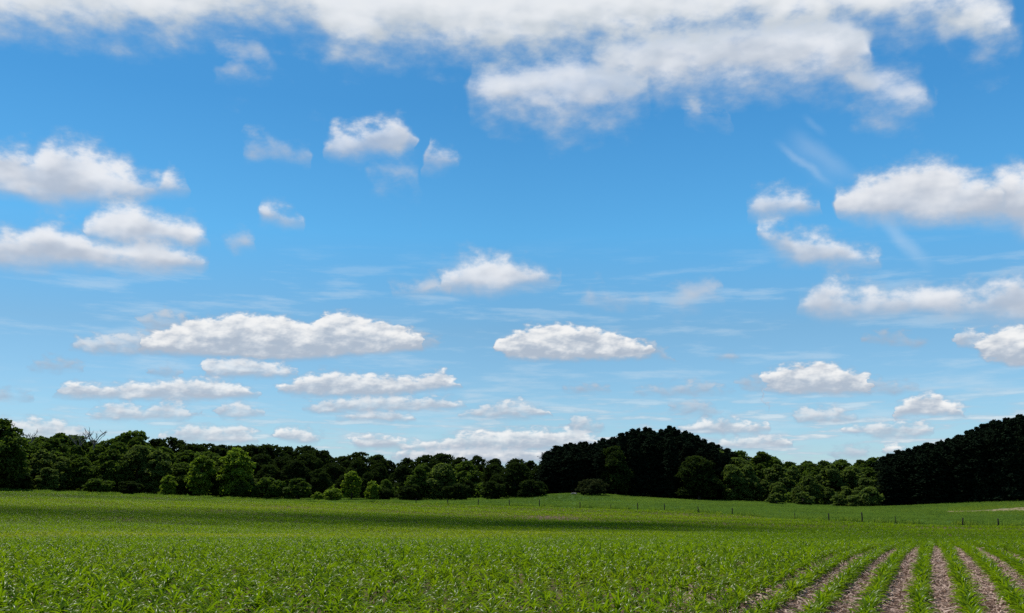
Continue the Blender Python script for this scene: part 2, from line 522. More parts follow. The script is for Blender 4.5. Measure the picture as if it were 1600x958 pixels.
def soil_material():
    m, n, out = new_mat('field_soil')
    geo = n.new('ShaderNodeNewGeometry')
    P = geo.outputs['Position']
    n1 = n.noise(P, 9, 6, .65)
    n2 = n.noise(P, 1.1, 4, .5)
    n3 = n.noise(n.vm('MULTIPLY', P, (14, 34, 14)), 1.0, 4, .6)
    c = n.mix(n.mr(n1.outputs[0], .35, .68), (.046, .025, .017), (.145, .085, .060))
    c = n.mix(n.mr(n3.outputs[0], .58, .68), c, (.22, .16, .12))
    c = n.mix(n.m('MULTIPLY', n.mr(n2.outputs[0], .45, .7), .35), c, (.22, .125, .07))
    b = n.new('ShaderNodeBsdfPrincipled')
    n.put(b.inputs['Base Color'], c)
    b.inputs['Roughness'].default_value = .95
    b.inputs['Specular IOR Level'].default_value = .15
    bp = n.new('ShaderNodeBump')
    bp.inputs['Strength'].default_value = .8
    bp.inputs['Distance'].default_value = .03
    n.put(bp.inputs['Height'], n1.outputs[0])
    n.put(b.inputs['Normal'], bp.outputs[0])
    n.put(out.inputs[0], b.outputs[0])
    return m


def turf_material():
    m, n, out = new_mat('meadow_turf')
    geo = n.new('ShaderNodeNewGeometry')
    P = geo.outputs['Position']
    n1 = n.noise(P, .9, 6, .65)
    n2 = n.noise(P, .05, 4, .55)
    c = n.mix(n.mr(n1.outputs[0], .3, .7), (.030, .070, .010), (.060, .125, .018))
    c = n.mix(n.m('MULTIPLY', n.mr(n2.outputs[0], .5, .7), .5), c, (.10, .12, .03))
    b = n.new('ShaderNodeBsdfPrincipled')
    n.put(b.inputs['Base Color'], c)
    b.inputs['Roughness'].default_value = .9
    b.inputs['Specular IOR Level'].default_value = .1
    n.put(out.inputs[0], b.outputs[0])
    return m


def leaf_material(name, dark, light, trans, trans_f=.35, spec=.3, rough=.5, scale=.35, instancer=False, obj_var=.25):
    m, n, out = new_mat(name)
    oi = n.new('ShaderNodeObjectInfo')
    geo = n.new('ShaderNodeNewGeometry')
    nz = n.noise(geo.outputs['Position'], scale, 3, .6)
    f = n.m('ADD', n.mr(nz.outputs[0], .3, .7), n.m('MULTIPLY_ADD', oi.outputs['Random'], 2 * obj_var, -obj_var), clamp=True)
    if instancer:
        at = n.new('ShaderNodeAttribute', attribute_type='INSTANCER', attribute_name='vigour_shade')
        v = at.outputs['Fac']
    c = n.mix(f, dark, light)
    t = n.mix(f, [x * .7 for x in trans], trans)
    if instancer:
        c = n.mix(n.m('MAXIMUM', v, 0.0), c, (.19, .215, .010))
        t = n.mix(n.m('MAXIMUM', v, 0.0), t, (.40, .46, .012))
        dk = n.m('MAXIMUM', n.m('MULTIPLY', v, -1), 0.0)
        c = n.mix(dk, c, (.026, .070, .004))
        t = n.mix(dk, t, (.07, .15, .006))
    b = n.new('ShaderNodeBsdfDiffuse')
    n.put(b.inputs['Color'], c)
    gl = n.new('ShaderNodeBsdfGlossy')
    gl.inputs['Roughness'].default_value = rough
    n.put(gl.inputs['Color'], (.9, .9, .85))
    tr = n.new('ShaderNodeBsdfTranslucent')
    n.put(tr.inputs['Color'], t)
    mx = n.new('ShaderNodeMixShader')
    mx.inputs[0].default_value = trans_f
    n.put(mx.inputs[1], b.outputs[0])
    n.put(mx.inputs[2], tr.outputs[0])
    m2 = n.new('ShaderNodeMixShader')
    m2.inputs[0].default_value = spec
    n.put(m2.inputs[1], mx.outputs[0])
    n.put(m2.inputs[2], gl.outputs[0])
    n.put(out.inputs[0], m2.outputs[0])
    return m


def simple_mat(name, c1, c2, scale=4, rough=.9):
    m, n, out = new_mat(name)
    tc = n.new('ShaderNodeTexCoord')
    nz = n.noise(n.vm('MULTIPLY', tc.outputs['Object'], (1, 1, .25)), scale, 5, .6)
    b = n.new('ShaderNodeBsdfPrincipled')
    n.put(b.inputs['Base Color'], n.mix(n.mr(nz.outputs[0], .3, .7), c1, c2))
    b.inputs['Roughness'].default_value = rough
    b.inputs['Specular IOR Level'].default_value = .2
    n.put(out.inputs[0], b.outputs[0])
    return m


M_SOIL = soil_material()
M_TURF = turf_material()
M_CORN = leaf_material('corn_leaf', (.049, .107, .0024), (.108, .180, .0034), (.265, .43, .0045), .42, .012, .28, 3.0, True, .3)
M_GRASS = leaf_material('meadow_grass', (.075, .140, .018), (.125, .20, .028), (.22, .36, .04), .38, .005, .6, .08, True)
M_BROAD = leaf_material('broadleaf_foliage', (.030, .052, .008), (.060, .098, .014), (.11, .18, .014), .40, .004, .6, .16)
M_BRIGHT = leaf_material('bright_foliage', (.072, .115, .011), (.125, .185, .016), (.24, .36, .018), .44, .006, .55, .3)
M_MID = leaf_material('green_foliage', (.050, .078, .016), (.092, .132, .027), (.16, .23, .028), .44, .004, .6, .2)
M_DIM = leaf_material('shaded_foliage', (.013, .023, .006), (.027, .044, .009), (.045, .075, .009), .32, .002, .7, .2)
M_PINE = leaf_material('pine_needles', (.006, .011, .006), (.011, .020, .010), (.010, .018, .006), .15, .001, .8, .2)
M_OLIVE = leaf_material('olive_foliage', (.022, .030, .009), (.038, .048, .014), (.04, .05, .012), .25, .002, .7, .3)
M_BARK = simple_mat('bark', (.035, .028, .022), (.09, .075, .06), 6)
M_DEAD = simple_mat('dead_wood', (.10, .095, .09), (.19, .18, .17), 3)
M_POST = simple_mat('weathered_post_wood', (.014, .012, .010), (.045, .038, .032), 8)
M_STRAW = leaf_material('dry_stalk_residue', (.23, .135, .100), (.60, .45, .36), (.3, .22, .15), .1, .01, .6, 9.0)
M_DRY = simple_mat('dry_bare_soil', (.15, .12, .055), (.27, .21, .11), .4)
M_ROCK = simple_mat('pale_stone', (.12, .115, .10), (.19, .185, .17), 2)


# ------------------------------------------------------------------ ground sheet
def bare_wedge(px, r):
    """dry strip of ground on the slope below the right-hand pines"""
    return (px > 1478) & (px < 1900) & (np.abs(r - (224 + (px - 1478) * .06)) < 3 + (px - 1478) * .05)


def build_ground():
    az = np.concatenate([np.linspace(-math.pi, -.62, 40)[:-1], np.linspace(-.62, .62, 280), np.linspace(.62, math.pi, 40)[1:-1]])
    rr = np.concatenate([[.5, 2, 5, 8, 11], np.linspace(13, 60, 70), np.linspace(61, 330, 200), np.geomspace(335, 12000, 34)])
    A, Q = np.meshgrid(az, rr)
    X, Y = Q * np.sin(A), Q * np.cos(A)
    Z = height(X, Y)
    nr, na = X.shape
    V = np.stack([X, Y, Z], -1).reshape(-1, 3)
    i, j = np.meshgrid(np.arange(nr - 1), np.arange(na), indexing='ij')
    j2 = (j + 1) % na
    F = np.stack([i * na + j, i * na + j2, (i + 1) * na + j2, (i + 1) * na + j], -1).reshape(-1, 4)
    F = F[:, ::-1]
    me = mesh_np('ground', V, F, 4, M_SOIL, True)
    me.materials.append(M_TURF)
    c = V[F].mean(1)
    far = np.hypot(c[:, 0], c[:, 1]) > fence_r(c[:, 0], c[:, 1]) - 1.0
    back = c[:, 1] < -20
    me.materials.append(M_DRY)
    mi = (far | back).astype(np.int32)
    rc = np.hypot(c[:, 0], c[:, 1])
    pc = CX + FPX / math.cos(PITCH) * np.tan(np.clip(np.arctan2(c[:, 0], c[:, 1]), -.9, .9))
    mi[bare_wedge(pc, rc) & (c[:, 1] > 0)] = 2
    me.polygons.foreach_set('material_index', mi)
    o = link('ground', me)
    tag(o, kind='structure')


build_ground()


# ------------------------------------------------------------------ added cloud strands overhead
# unseen strands added above the view, shaped to throw shade on the far field
def add_shade_clouds():
    ALT = 3000.0
    # photo column, range of the shade on the ground, half spread, half width of each strand
    line = [(-200, 154, 12, 3.2), (0, 152, 13, 3.4), (200, 146, 18, 3.2), (330, 142, 22, 3.4), (460, 140, 23, 3.9), (600, 138, 23, 4.2), (720, 133, 20, 5.2), (830, 131, 17, 5.6), (950, 130, 15, 5.0), (1080, 131, 11, 4.0), (1180, 133, 8, 2.6), (1240, 134, 5, .8)]
    g = Geo()
    N, S = 120, 14
    prm = [p[0] for p in line]
    for strand in (-1.0, -.33, .33, 1.0):
        base = len(g.v)
        for i in range(N + 1):
            px = -200.0 + 1440 * i / N
            ph = strand * 5.1
            r = np.interp(px, prm, [p[1] for p in line]) + strand * np.interp(px, prm, [p[2] for p in line]) + 3 * math.sin(i * .26 + 2 + ph) + 2 * math.sin(i * .71 + ph * 2)
            hw = np.interp(px, prm, [p[3] for p in line]) * 1.12 * (1 + .40 * math.sin(i * .45 + ph) * math.sin(i * .17 + 1) + .28 * math.sin(i * 1.1 + 1 + ph))
            a = az_of(px)
            c = Vector((r * math.sin(a), r * math.cos(a), 0))
            k = (ALT - float(height(c.x, c.y))) / sdir.z
            c = Vector((c.x, c.y, float(height(c.x, c.y)))) + sdir * k
            d = Vector((math.sin(a), math.cos(a), 0))
            for q in range(S):
                t = 2 * math.pi * q / S
                lump = 1 + .14 * math.sin(q * 3 + i * .7) + .1 * math.sin(q * 5 - i * 1.1)
                g.v.append(tuple(c + d * (math.cos(t) * hw * lump) + Vector((0, 0, max(-1.0, math.sin(t) * hw * .35 * lump)))))
        for i in range(N):
            for q in range(S):
                q2 = (q + 1) % S
                g.f.append((base + i * S + q, base + i * S + q2, base + (i + 1) * S + q2, base + (i + 1) * S + q))
    m, n, out = new_mat('shade_cloud_white')
    df = n.new('ShaderNodeBsdfDiffuse'); tl = n.new('ShaderNodeBsdfTranslucent'); mx = n.new('ShaderNodeMixShader')
    n.put(df.inputs[0], (.85, .85, .86)); n.put(tl.inputs[0], (.85, .85, .86))
    n.put(mx.inputs[1], df.outputs[0]); n.put(mx.inputs[2], tl.outputs[0])
    n.put(out.inputs[0], mx.outputs[0])
    tag(link('unseen_shade_clouds', g.mesh('unseen_shade_clouds', m)), 'unseen streaky cloud added high over the field to shade the far crop', kind='stuff')


add_shade_clouds()


# ------------------------------------------------------------------ instanced ground cover
def scatter(name, pts, rot, scl, idx, vig_shade, protos, label, cat=None):
    me = bpy.data.meshes.new(name)
    me.vertices.add(len(pts))
    me.vertices.foreach_set('co', np.asarray(pts, np.float32).ravel())
    for nm, ty, key, data in (('rot', 'FLOAT_VECTOR', 'vector', rot), ('scl', 'FLOAT_VECTOR', 'vector', scl), ('idx', 'INT', 'value', idx), ('vigour_shade', 'FLOAT', 'value', vig_shade)):
        a = me.attributes.new(nm, ty, 'POINT')
        a.data.foreach_set(key, np.asarray(data, np.int32 if ty == 'INT' else np.float32).ravel())
    o = link(name, me)
    tag(o, label, cat, kind='stuff')
    g = bpy.data.node_groups.new(name, 'GeometryNodeTree')
    g.interface.new_socket('Geometry', in_out='INPUT', socket_type='NodeSocketGeometry')
    g.interface.new_socket('Geometry', in_out='OUTPUT', socket_type='NodeSocketGeometry')
    N = g.nodes
    gi = N.new('NodeGroupInput'); go = N.new('NodeGroupOutput')
    iop = N.new('GeometryNodeInstanceOnPoints')
    jn = N.new('GeometryNodeJoinGeometry')
    for p in reversed(protos):
        oi = N.new('GeometryNodeObjectInfo')
        oi.inputs['Object'].default_value = p
        oi.inputs['As Instance'].default_value = True
        g.links.new(oi.outputs['Geometry'], jn.inputs[0])

    def attr(nm, ty):
        a = N.new('GeometryNodeInputNamedAttribute')
        a.data_type = ty
        a.inputs['Name'].default_value = nm
        return [s for s in a.outputs if s.enabled and s.name == 'Attribute'][0]
    e2r = N.new('FunctionNodeEulerToRotation')
    g.links.new(attr('rot', 'FLOAT_VECTOR'), e2r.inputs[0])
    g.links.new(gi.outputs[0], iop.inputs['Points'])
    g.links.new(jn.outputs[0], iop.inputs['Instance'])
    iop.inputs['Pick Instance'].default_value = True
    g.links.new(attr('idx', 'INT'), iop.inputs['Instance Index'])
    g.links.new(e2r.outputs[0], iop.inputs['Rotation'])
    g.links.new(attr('scl', 'FLOAT_VECTOR'), iop.inputs['Scale'])
    g.links.new(iop.outputs[0], go.inputs[0])
    md = o.modifiers.new('scatter', 'NODES')
    md.node_group = g
    return o


def blade(base, az, length, width, lift, droop, seg=5, twist=0.0):
    """an arching leaf blade: centre line leaves the stalk steeply and droops"""
    V, F = [], []
    h = np.array([math.cos(az), math.sin(az), 0.0])
    side = np.array([-math.sin(az), math.cos(az), 0.0])
    p = np.array(base, float)
    ang = lift
    ds = length / seg
    for i in range(seg + 1):
        t = i / seg
        wv = width * (0.55 + 0.9 * t) * (1 - t) ** .55 if t < 1 else 0.002
        wv = max(wv, .002)
        tw = twist * t
        sv = side * math.cos(tw) + np.array([0, 0, 1]) * math.sin(tw)
        up = -h * math.sin(ang) + np.array([0, 0, 1]) * math.cos(ang)
        V.append(p - sv * wv * .5 + up * wv * .18)
        V.append(p)
        V.append(p + sv * wv * .5 + up * wv * .18)
        p = p + ds * (h * math.cos(ang) + np.array([0, 0, 1]) * math.sin(ang))
        ang -= droop / seg * (0.5 + t)
    for i in range(seg):
        a = i * 3
        F.append((a, a + 1, a + 4, a + 3))
        F.append((a + 1, a + 2, a + 5, a + 4))
    return V, F


def corn_mesh(k):
    rd = random.Random(100 + k)
    g = Geo()
    hgt = rd.uniform(.15, .21)
    g.add(*tube([(0, 0, -.02), (rd.uniform(-.01, .01), rd.uniform(-.01, .01), hgt * .6), (rd.uniform(-.015, .015), rd.uniform(-.015, .015), hgt)], [.011, .009, .006], 5))
    a0 = rd.uniform(0, 6.28)
    nl = rd.choice((9, 10, 10, 11))
    for i in range(nl):
        t = i / (nl - 1)
        az = a0 + (i % 2) * math.pi + rd.uniform(-.55, .55)
        g.add(*blade((0, 0, hgt * (.25 + .75 * t)), az, rd.uniform(.24, .36) * (1 - .25 * abs(t - .55)), rd.uniform(.032, .048),
                     R(rd.uniform(22, 50) + 14 * t), R(rd.uniform(60, 130) * (1 - .25 * t)), 5, rd.uniform(-.7, .7)))
    return g.mesh('corn_plant', M_CORN)


ROW_AZ = az_of(1453)
RD = np.array([math.sin(ROW_AZ), math.cos(ROW_AZ)])
RN = np.array([math.cos(ROW_AZ), -math.sin(ROW_AZ)])
PITCH_ROW = .67
ROW_OFF = -.26


def sparse_mask(x, y):
    """places where the stand is thin and the soil shows (photo spots)"""
    px = CX + FPX / math.cos(PITCH) * np.tan(np.arctan2(x, y))
    r = np.hypot(x, y)
    s = np.zeros_like(r)
    for (cx, sx, cr, sr, a) in ((10, 70, 66, 5, .9), (440, 60, 196, 9, .8), (865, 55, 168, 9, .85), (760, 60, 178, 8, .6), (1110, 45, 162, 7, .5), (1540, 26, 55, 8, .35)):
        s = np.maximum(s, a * np.exp(-((px - cx) / sx) ** 2 - ((r - cr) / sr) ** 2))
    return s


def vigour_shade(x, y):
    px = CX + FPX / math.cos(PITCH) * np.tan(np.arctan2(x, y))
    r = np.hypot(x, y)
    v = np.zeros_like(r)
    # yellower bands
    for (cx, sx, cr, sr, a) in ((300, 480, 72, 8, .72), (250, 420, 196, 22, .30), (800, 320, 92, 15, .48), (1020, 240, 178, 9, .30), (1300, 150, 44, 5, .22), (700, 300, 60, 7, .2)):
        v += a * np.exp(-((px - cx) / sx) ** 2 - ((r - cr) / sr) ** 2)
    # dark bands: lush crop, plus far-field cloud shade put into the leaf colour
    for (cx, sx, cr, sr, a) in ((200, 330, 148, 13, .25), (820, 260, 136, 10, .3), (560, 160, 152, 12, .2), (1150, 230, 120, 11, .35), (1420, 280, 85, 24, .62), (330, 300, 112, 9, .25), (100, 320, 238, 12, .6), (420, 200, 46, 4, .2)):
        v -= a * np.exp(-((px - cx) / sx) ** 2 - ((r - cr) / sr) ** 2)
    v += .10 * np.sin(x * .07 + 1.3 * np.sin(y * .05)) * np.sin(y * .09 + .8) + .07 * np.sin(x * .31 + y * .2) * np.sin(y * .27 - x * .11)
    v += .45 * sparse_mask(x, y)
    v += .05 * np.sin((x * RN[0] + y * RN[1]) * 1.9)
    return np.clip(v, -.85, .7)


def corn_points():
    ks = np.arange(-370, 370)
    P = []
    for zone, (r0, r1, step) in enumerate(((9.5, 55, .078), (55, 110, .17), (110, 262, .34))):
        s = np.arange(-120, 280, step)
        K, S = np.meshgrid(ks, s)
        n_ = K * PITCH_ROW + ROW_OFF + rng.normal(0, .022, K.shape)
        s_ = S + rng.uniform(-.35, .35, K.shape) * step
        # each row starts its seed spacing somewhere else
        s_ = s_ + (np.sin(K * 12.9898) * 43758.5453 % 1.0) * step
        n_ = n_ + rng.normal(0, 1, K.shape) * np.clip((np.hypot(n_, s_) - 30) / 30, 0, 1) * .15
        n_ = n_ + rng.normal(0, 1, K.shape) * np.clip((-2.2 - n_) / 1.2, 0, 1) * .17
        x = n_ * RN[0] + s_ * RD[0]
        y = n_ * RN[1] + s_ * RD[1]
        r = np.hypot(x, y)
        a = np.arctan2(x, y)
        ok = (r >= r0) & (r < r1) & (np.abs(a) < .60) & (r < fence_r(x, y) - 3.0)
        x, y, r = x[ok], y[ok], r[ok]
        keep = rng.uniform(0, 1, len(x)) > .05 + .7 * sparse_mask(x, y)
        P.append(np.stack([x[keep], y[keep], np.full(keep.sum(), zone)], -1))
    return np.concatenate(P)


corn_meshes = [corn_mesh(k) for k in range(6)]
CP = corn_points()
cr_ = np.hypot(CP[:, 0], CP[:, 1])
cz = height(CP[:, 0], CP[:, 1])
# in view, nearest 300 -> one object each
_az = np.arctan2(CP[:, 0], CP[:, 1])
_c, _s = math.cos(PITCH), math.sin(PITCH)
fw = CP[:, 1] * _c + (cz + .12 - EYE) * _s
upv = -CP[:, 1] * _s + (cz + .12 - EYE) * _c
ppx = CX + FPX * CP[:, 0] / fw
ppy = CY - FPX * upv / fw
inview = (ppx > 4) & (ppx < 1596) & (ppy < 954)
order = np.argsort(np.where(inview, fw, 1e9))
own = order[:300]
is_own = np.zeros(len(CP), bool); is_own[own] = True
nC = len(CP)
c_rot = np.stack([rng.normal(0, .10, nC), rng.normal(0, .10, nC), rng.uniform(0, 6.283, nC)], -1)
zone = CP[:, 2].astype(int)
b_ = .80 * rng.uniform(.62, 1.26, nC) * (1 - .35 * sparse_mask(CP[:, 0], CP[:, 1]))
lat = CP[:, 0] * RN[0] + CP[:, 1] * RN[1]
b_ = b_ * (1 + .12 * np.clip((-2.2 - lat) / 1.2, 0, 1))      # the stand closes over to the left of the open rows
grow = 1 + .09 * np.sin(CP[:, 0] * .35 + 1) * np.sin(CP[:, 1] * .28)
b_ = b_ * grow
wid = np.array([1.0, 1.25, 1.6])[zone]
c_scl = np.stack([b_ * wid, b_ * wid, b_ * np.array([1.0, 1.05, 1.12])[zone]], -1)
c_idx = rng.integers(0, 6, nC)
c_vig_shade = vigour_shade(CP[:, 0], CP[:, 1]) + rng.normal(0, .13, nC)
corn_objs = []
for q, i in enumerate(own):
    k = int(c_idx[i]) if q >= 6 else q
    o = link('corn_plant', corn_meshes[k])
    o.location = (CP[i, 0], CP[i, 1], cz[i])
    o.rotation_euler = tuple(c_rot[i])
    o.scale = tuple(c_scl[i])
    tag(o, 'young green corn plant in the nearest rows at the bottom edge of the field', 'corn plant', 'young corn plants in the nearest rows')
    corn_objs.append(o)
keep = ~is_own
scatter('corn_crop', np.stack([CP[keep, 0], CP[keep, 1], cz[keep]], -1), c_rot[keep], c_scl[keep], c_idx[keep], c_vig_shade[keep], corn_objs[:6],
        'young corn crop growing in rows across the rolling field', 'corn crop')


# --- crop residue lying between the near rows
def residue():
    n_ = 64000
    r = np.sqrt(rng.uniform(11.0 ** 2, 46 ** 2, n_))
    a = rng.uniform(.15, .60, n_)
    x, y = r * np.sin(a), r * np.cos(a)
    L = rng.gamma(3.0, .045, n_).clip(.04, .38)
    W = rng.uniform(.008, .030, n_)
    th = rng.uniform(0, math.pi, n_)
    tilt = rng.normal(0, .22, n_)
    z = height(x, y) + rng.uniform(.006, .03, n_) + np.abs(np.sin(tilt)) * L * .4
    d = np.stack([np.cos(th) * np.cos(tilt), np.sin(th) * np.cos(tilt), np.sin(tilt)], -1)
    s = np.stack([-np.sin(th), np.cos(th), rng.normal(0, .35, n_)], -1)
    c = np.stack([x, y, z], -1)
    bow = np.stack([rng.normal(0, .12, n_), rng.normal(0, .12, n_), rng.uniform(0, .18, n_)], -1) * L[:, None]
    V = np.empty((n_, 6, 3))
    for k, (t, ww) in enumerate(((-.5, .7), (0, 1), (.5, .6))):
        mid = c + d * (L * t)[:, None] + (bow if t == 0 else 0)
        V[:, 2 * k] = mid - s * (W * ww * .5)[:, None]
        V[:, 2 * k + 1] = mid + s * (W * ww * .5)[:, None]
    base = np.arange(n_)[:, None] * 6
    F = np.concatenate([base + np.array([[0, 1, 3, 2]]), base + np.array([[2, 3, 5, 4]])], 1).reshape(-1, 4)
    me = mesh_np('crop_residue', V.reshape(-1, 3), F, 4, M_STRAW)
    tag(link('crop_residue', me), 'dry straw coloured stalk residue strewn on bare soil between corn rows', 'crop residue', kind='stuff')


residue()


# --- grass beyond the fence and the weedy strip along it
def tuft_mesh(k):
    rd = random.Random(300 + k)
    g = Geo()
    for i in range(16):
        a = rd.uniform(0, 6.28)
        p = (rd.gauss(0, .16), rd.gauss(0, .16), -.02)
        g.add(*blade(p, a, rd.uniform(.25, .5), rd.uniform(.03, .05), R(rd.uniform(55, 88)), R(rd.uniform(20, 90)), 3, rd.uniform(-.5, .5)))
    return g.mesh('grass_tuft', M_GRASS)


# ------------------------------------------------------------------ trees
def leaf_quads(centers, normals, size, rd):
    """bent leaf-spray faces: two quads each, folded along the middle"""
    n_ = len(centers)
    nrm = normals / np.linalg.norm(normals, axis=1, keepdims=True)
    ref = rd.normal(size=(n_, 3))
    t = np.cross(nrm, ref)
    t /= np.linalg.norm(t, axis=1, keepdims=True) + 1e-9
    b = np.cross(nrm, t)
    L = size * rd.uniform(.65, 1.35, n_)
    W = L * rd.uniform(.45, .8, n_)
    fold = nrm * (L * rd.uniform(-.28, .28, n_))[:, None]
    V = np.empty((n_, 6, 3))
    V[:, 0] = centers - t * (L * .5)[:, None] - b * (W * .22)[:, None]
    V[:, 1] = centers - t * (L * .42)[:, None] + b * (W * .25)[:, None]
    V[:, 2] = centers - b * (W * .5)[:, None] + fold
    V[:, 3] = centers + b * (W * .5)[:, None] + fold
    V[:, 4] = centers + t * (L * .5)[:, None] - b * (W * .18)[:, None]
    V[:, 5] = centers + t * (L * .44)[:, None] + b * (W * .2)[:, None]
    base = np.arange(n_)[:, None] * 6
    F = np.concatenate([base + np.array([[0, 1, 3, 2]]), base + np.array([[2, 3, 5, 4]])], 1).reshape(-1, 4)
    return V.reshape(-1, 3), F


def broad_proto(seed, H=14.0, W=9.0, low=.10, nl=26, leaf=.55, per=330):
    rd = np.random.default_rng(seed)
    cen, nor = [], []
    lobes = []
    for i in range(nl):
        t = (i + .5) / nl
        zz = low + (.95 - low) * t
        prof = math.sin(min(1, (zz - low) / (1 - low) * .90 + .16) * math.pi) ** .55
        ang = i * 2.39996 + rd.uniform(-.5, .5)
        rad = prof * W * .5 * rd.uniform(.35, .82)
        lr = W * rd.uniform(.09, .20) * (.75 + .45 * prof)
        c = np.array([math.cos(ang) * rad, math.sin(ang) * rad, zz * H])
        c[2] = min(c[2], H - lr * .8)
        lobes.append((c, lr))
    for (c, lr) in lobes:
        m_ = int(per * (lr / (W * .18)) ** 2)
        d = rd.normal(size=(m_, 3))
        d /= np.linalg.norm(d, axis=1, keepdims=True)
        d[:, 2] = np.where(d[:, 2] < -.35, -d[:, 2], d[:, 2])
        rr = lr * (rd.uniform(.35, 1.0, m_) ** .45) * (1 + .22 * np.sin(d[:, 0] * 5 + c[0]) * np.sin(d[:, 1] * 6 + c[1]) + rd.normal(0, .07, m_))
        pp = c + d * rr[:, None] * np.array([1.08, 1.08, .80])
        out = pp - np.array([0, 0, H * .45])
        cen.append(pp)
        nor.append(d * .6 + np.array([0, 0, .5]) + rd.normal(0, .7, (m_, 3)))
    cen = np.concatenate(cen); nor = np.concatenate(nor)
    ok = cen[:, 2] > .25
    V, F = leaf_quads(cen[ok], nor[ok], leaf, rd)
    crown = (V, F)
    g = Geo()
    pr = random.Random(seed)
    lean = pr.uniform(-.3, .3)
    tr = W * .026 + .05
    path = [(0, 0, -.4), (lean * .2, 0, H * .2), (lean * .6, lean * .3, H * .45), (lean, lean * .5, H * .78)]
    g.add(*tube(path, [tr * 1.25, tr, tr * .7, tr * .2], 8))
    for (c, lr) in lobes[::2]:
        z0 = max(.12 * H, c[2] - W * .28)
        a = Vector((lean * .5 * z0 / H, 0, z0))
        b = Vector(c)
        mid = a.lerp(b, .5) + Vector((0, 0, .25))
        g.add(*tube([a, mid, b], [tr * .42, tr * .27, tr * .08], 5))
    return crown, g, H


def pine_proto(seed, H=18.0, W=5.0, low=.04, leaf=.50):
    rd = np.random.default_rng(seed)
    g = Geo()
    tr = .2
    g.add(*tube([(0, 0, -.4), (0, 0, H * .5), (0, 0, H * .985)], [tr, tr * .65, .03], 7))
    cen, nor = [], []
    z = low * H
    while z < H * .985:
        t = z / H
        reach = W * .5 * max(0, 1.0 - t ** 2.6) ** .75 * rd.uniform(.75, 1.2)
        reach = max(reach, .28)
        nb = 6 if t < .9 else 4
        a0 = rd.uniform(0, 6.28)
        for k in range(nb):
            a = a0 + k * 6.283 / nb + rd.uniform(-.3, .3)
            L = reach * rd.uniform(.70, 1.12)
            rise = rd.uniform(.05, .32) + (.30 if t > .75 else 0)
            dv = np.array([math.cos(a), math.sin(a), 0])
            tip = np.array([0, 0, z]) + dv * L + np.array([0, 0, L * rise])
            if k % 2 == 0:
                g.add(*tube([(0, 0, z), tuple(dv * L * .6 + np.array([0, 0, z + L * rise * .4])), tuple(tip)], [.06, .04, .015], 4))
            m_ = int(16 + 13 * L)
            s = rd.uniform(.25, 1.03, m_) ** .7
            pp = np.array([0, 0, z]) + dv * (L * s)[:, None] + np.stack([np.zeros(m_), np.zeros(m_), L * rise * s ** 1.6], -1)
            pp = pp + rd.normal(0, 1, (m_, 3)) * np.array([.26, .26, .16]) * (0.6 + .45 * L)
            cen.append(pp)
            nor.append(dv * .5 + np.array([0, 0, .8]) + rd.normal(0, .55, (m_, 3)))
        z += rd.uniform(.55, .85) * (1.0 if t < .8 else .62)
    # top leader
    m_ = 34
    pp = np.stack([rd.normal(0, .16, m_), rd.normal(0, .16, m_), H - rd.uniform(0, 1.0, m_)], -1)
    cen.append(pp); nor.append(rd.normal(0, 1, (m_, 3)))
    cen = np.concatenate(cen); nor = np.concatenate(nor)
    V, F = leaf_quads(cen, nor, leaf, rd)
    return (V, F), g, H


class Kind:
    def __init__(self, name, protos, mat):
        self.name = name
        self.items = []
        for (crown, g, H) in protos:
            self.items.append((mesh_np(name + '_crown', crown[0], crown[1], 4, mat), g.mesh(name + '_trunk', M_BARK), H))


K_BROAD = Kind('broadleaf_tree', [broad_proto(s, 14, w, lo, nl) for s, w, lo, nl in ((1, 9.5, .06, 40), (2, 8.2, .05, 38), (3, 10.5, .07, 44), (4, 7.6, .08, 36), (5, 9.0, .10, 38))], M_BROAD)
K_MID = Kind('broadleaf_tree', [broad_proto(s, 14, w, lo, nl, .6) for s, w, lo, nl in ((11, 9.2, .05, 36), (12, 8.4, .06, 34), (13, 9.8, .06, 38))], M_MID)
K_LIGHT = Kind('broadleaf_tree', [broad_proto(s, 14, w, lo, nl, .6, 260) for s, w, lo, nl in ((21, 9.4, .08, 32), (22, 8.0, .08, 30))], M_BRIGHT)
K_TALL = Kind('broadleaf_tree', [broad_proto(s, 14, w, lo, nl, .5, 250) for s, w, lo, nl in ((31, 7.4, .24, 30), (32, 8.4, .28, 30), (33, 6.6, .22, 26))], M_BROAD)
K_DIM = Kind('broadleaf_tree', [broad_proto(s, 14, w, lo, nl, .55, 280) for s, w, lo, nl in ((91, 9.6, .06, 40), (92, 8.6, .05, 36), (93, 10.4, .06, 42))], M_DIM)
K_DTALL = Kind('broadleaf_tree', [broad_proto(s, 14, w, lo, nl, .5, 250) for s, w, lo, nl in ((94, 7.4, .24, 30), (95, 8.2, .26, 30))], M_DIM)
K_PINE = Kind('pine_tree', [pine_proto(s, 18, w) for s, w in ((41, 5.2), (42, 4.6), (43, 5.6), (44, 4.9))], M_PINE)
K_SHRUB = Kind('shrub', [broad_proto(s, 4, w, .03, nl, .42, 200) for s, w, nl in ((51, 4.4, 14), (52, 5.0, 16), (53, 3.8, 12))], M_MID)
K_SHRUB_B = Kind('shrub', [broad_proto(s, 4, w, .03, nl, .42, 190) for s, w, nl in ((61, 4.6, 14), (62, 5.4, 16))], M_BRIGHT)
K_SHRUB_D = Kind('shrub', [broad_proto(s, 4, w, .03, nl, .40, 230) for s, w, nl in ((71, 4.6, 18), (72, 4.4, 16))], M_BROAD)
K_SHRUB_DD = Kind('shrub', [broad_proto(s, 4, w, .03, nl, .40, 230) for s, w, nl in ((73, 4.6, 18), (74, 4.9, 16))], M_DIM)
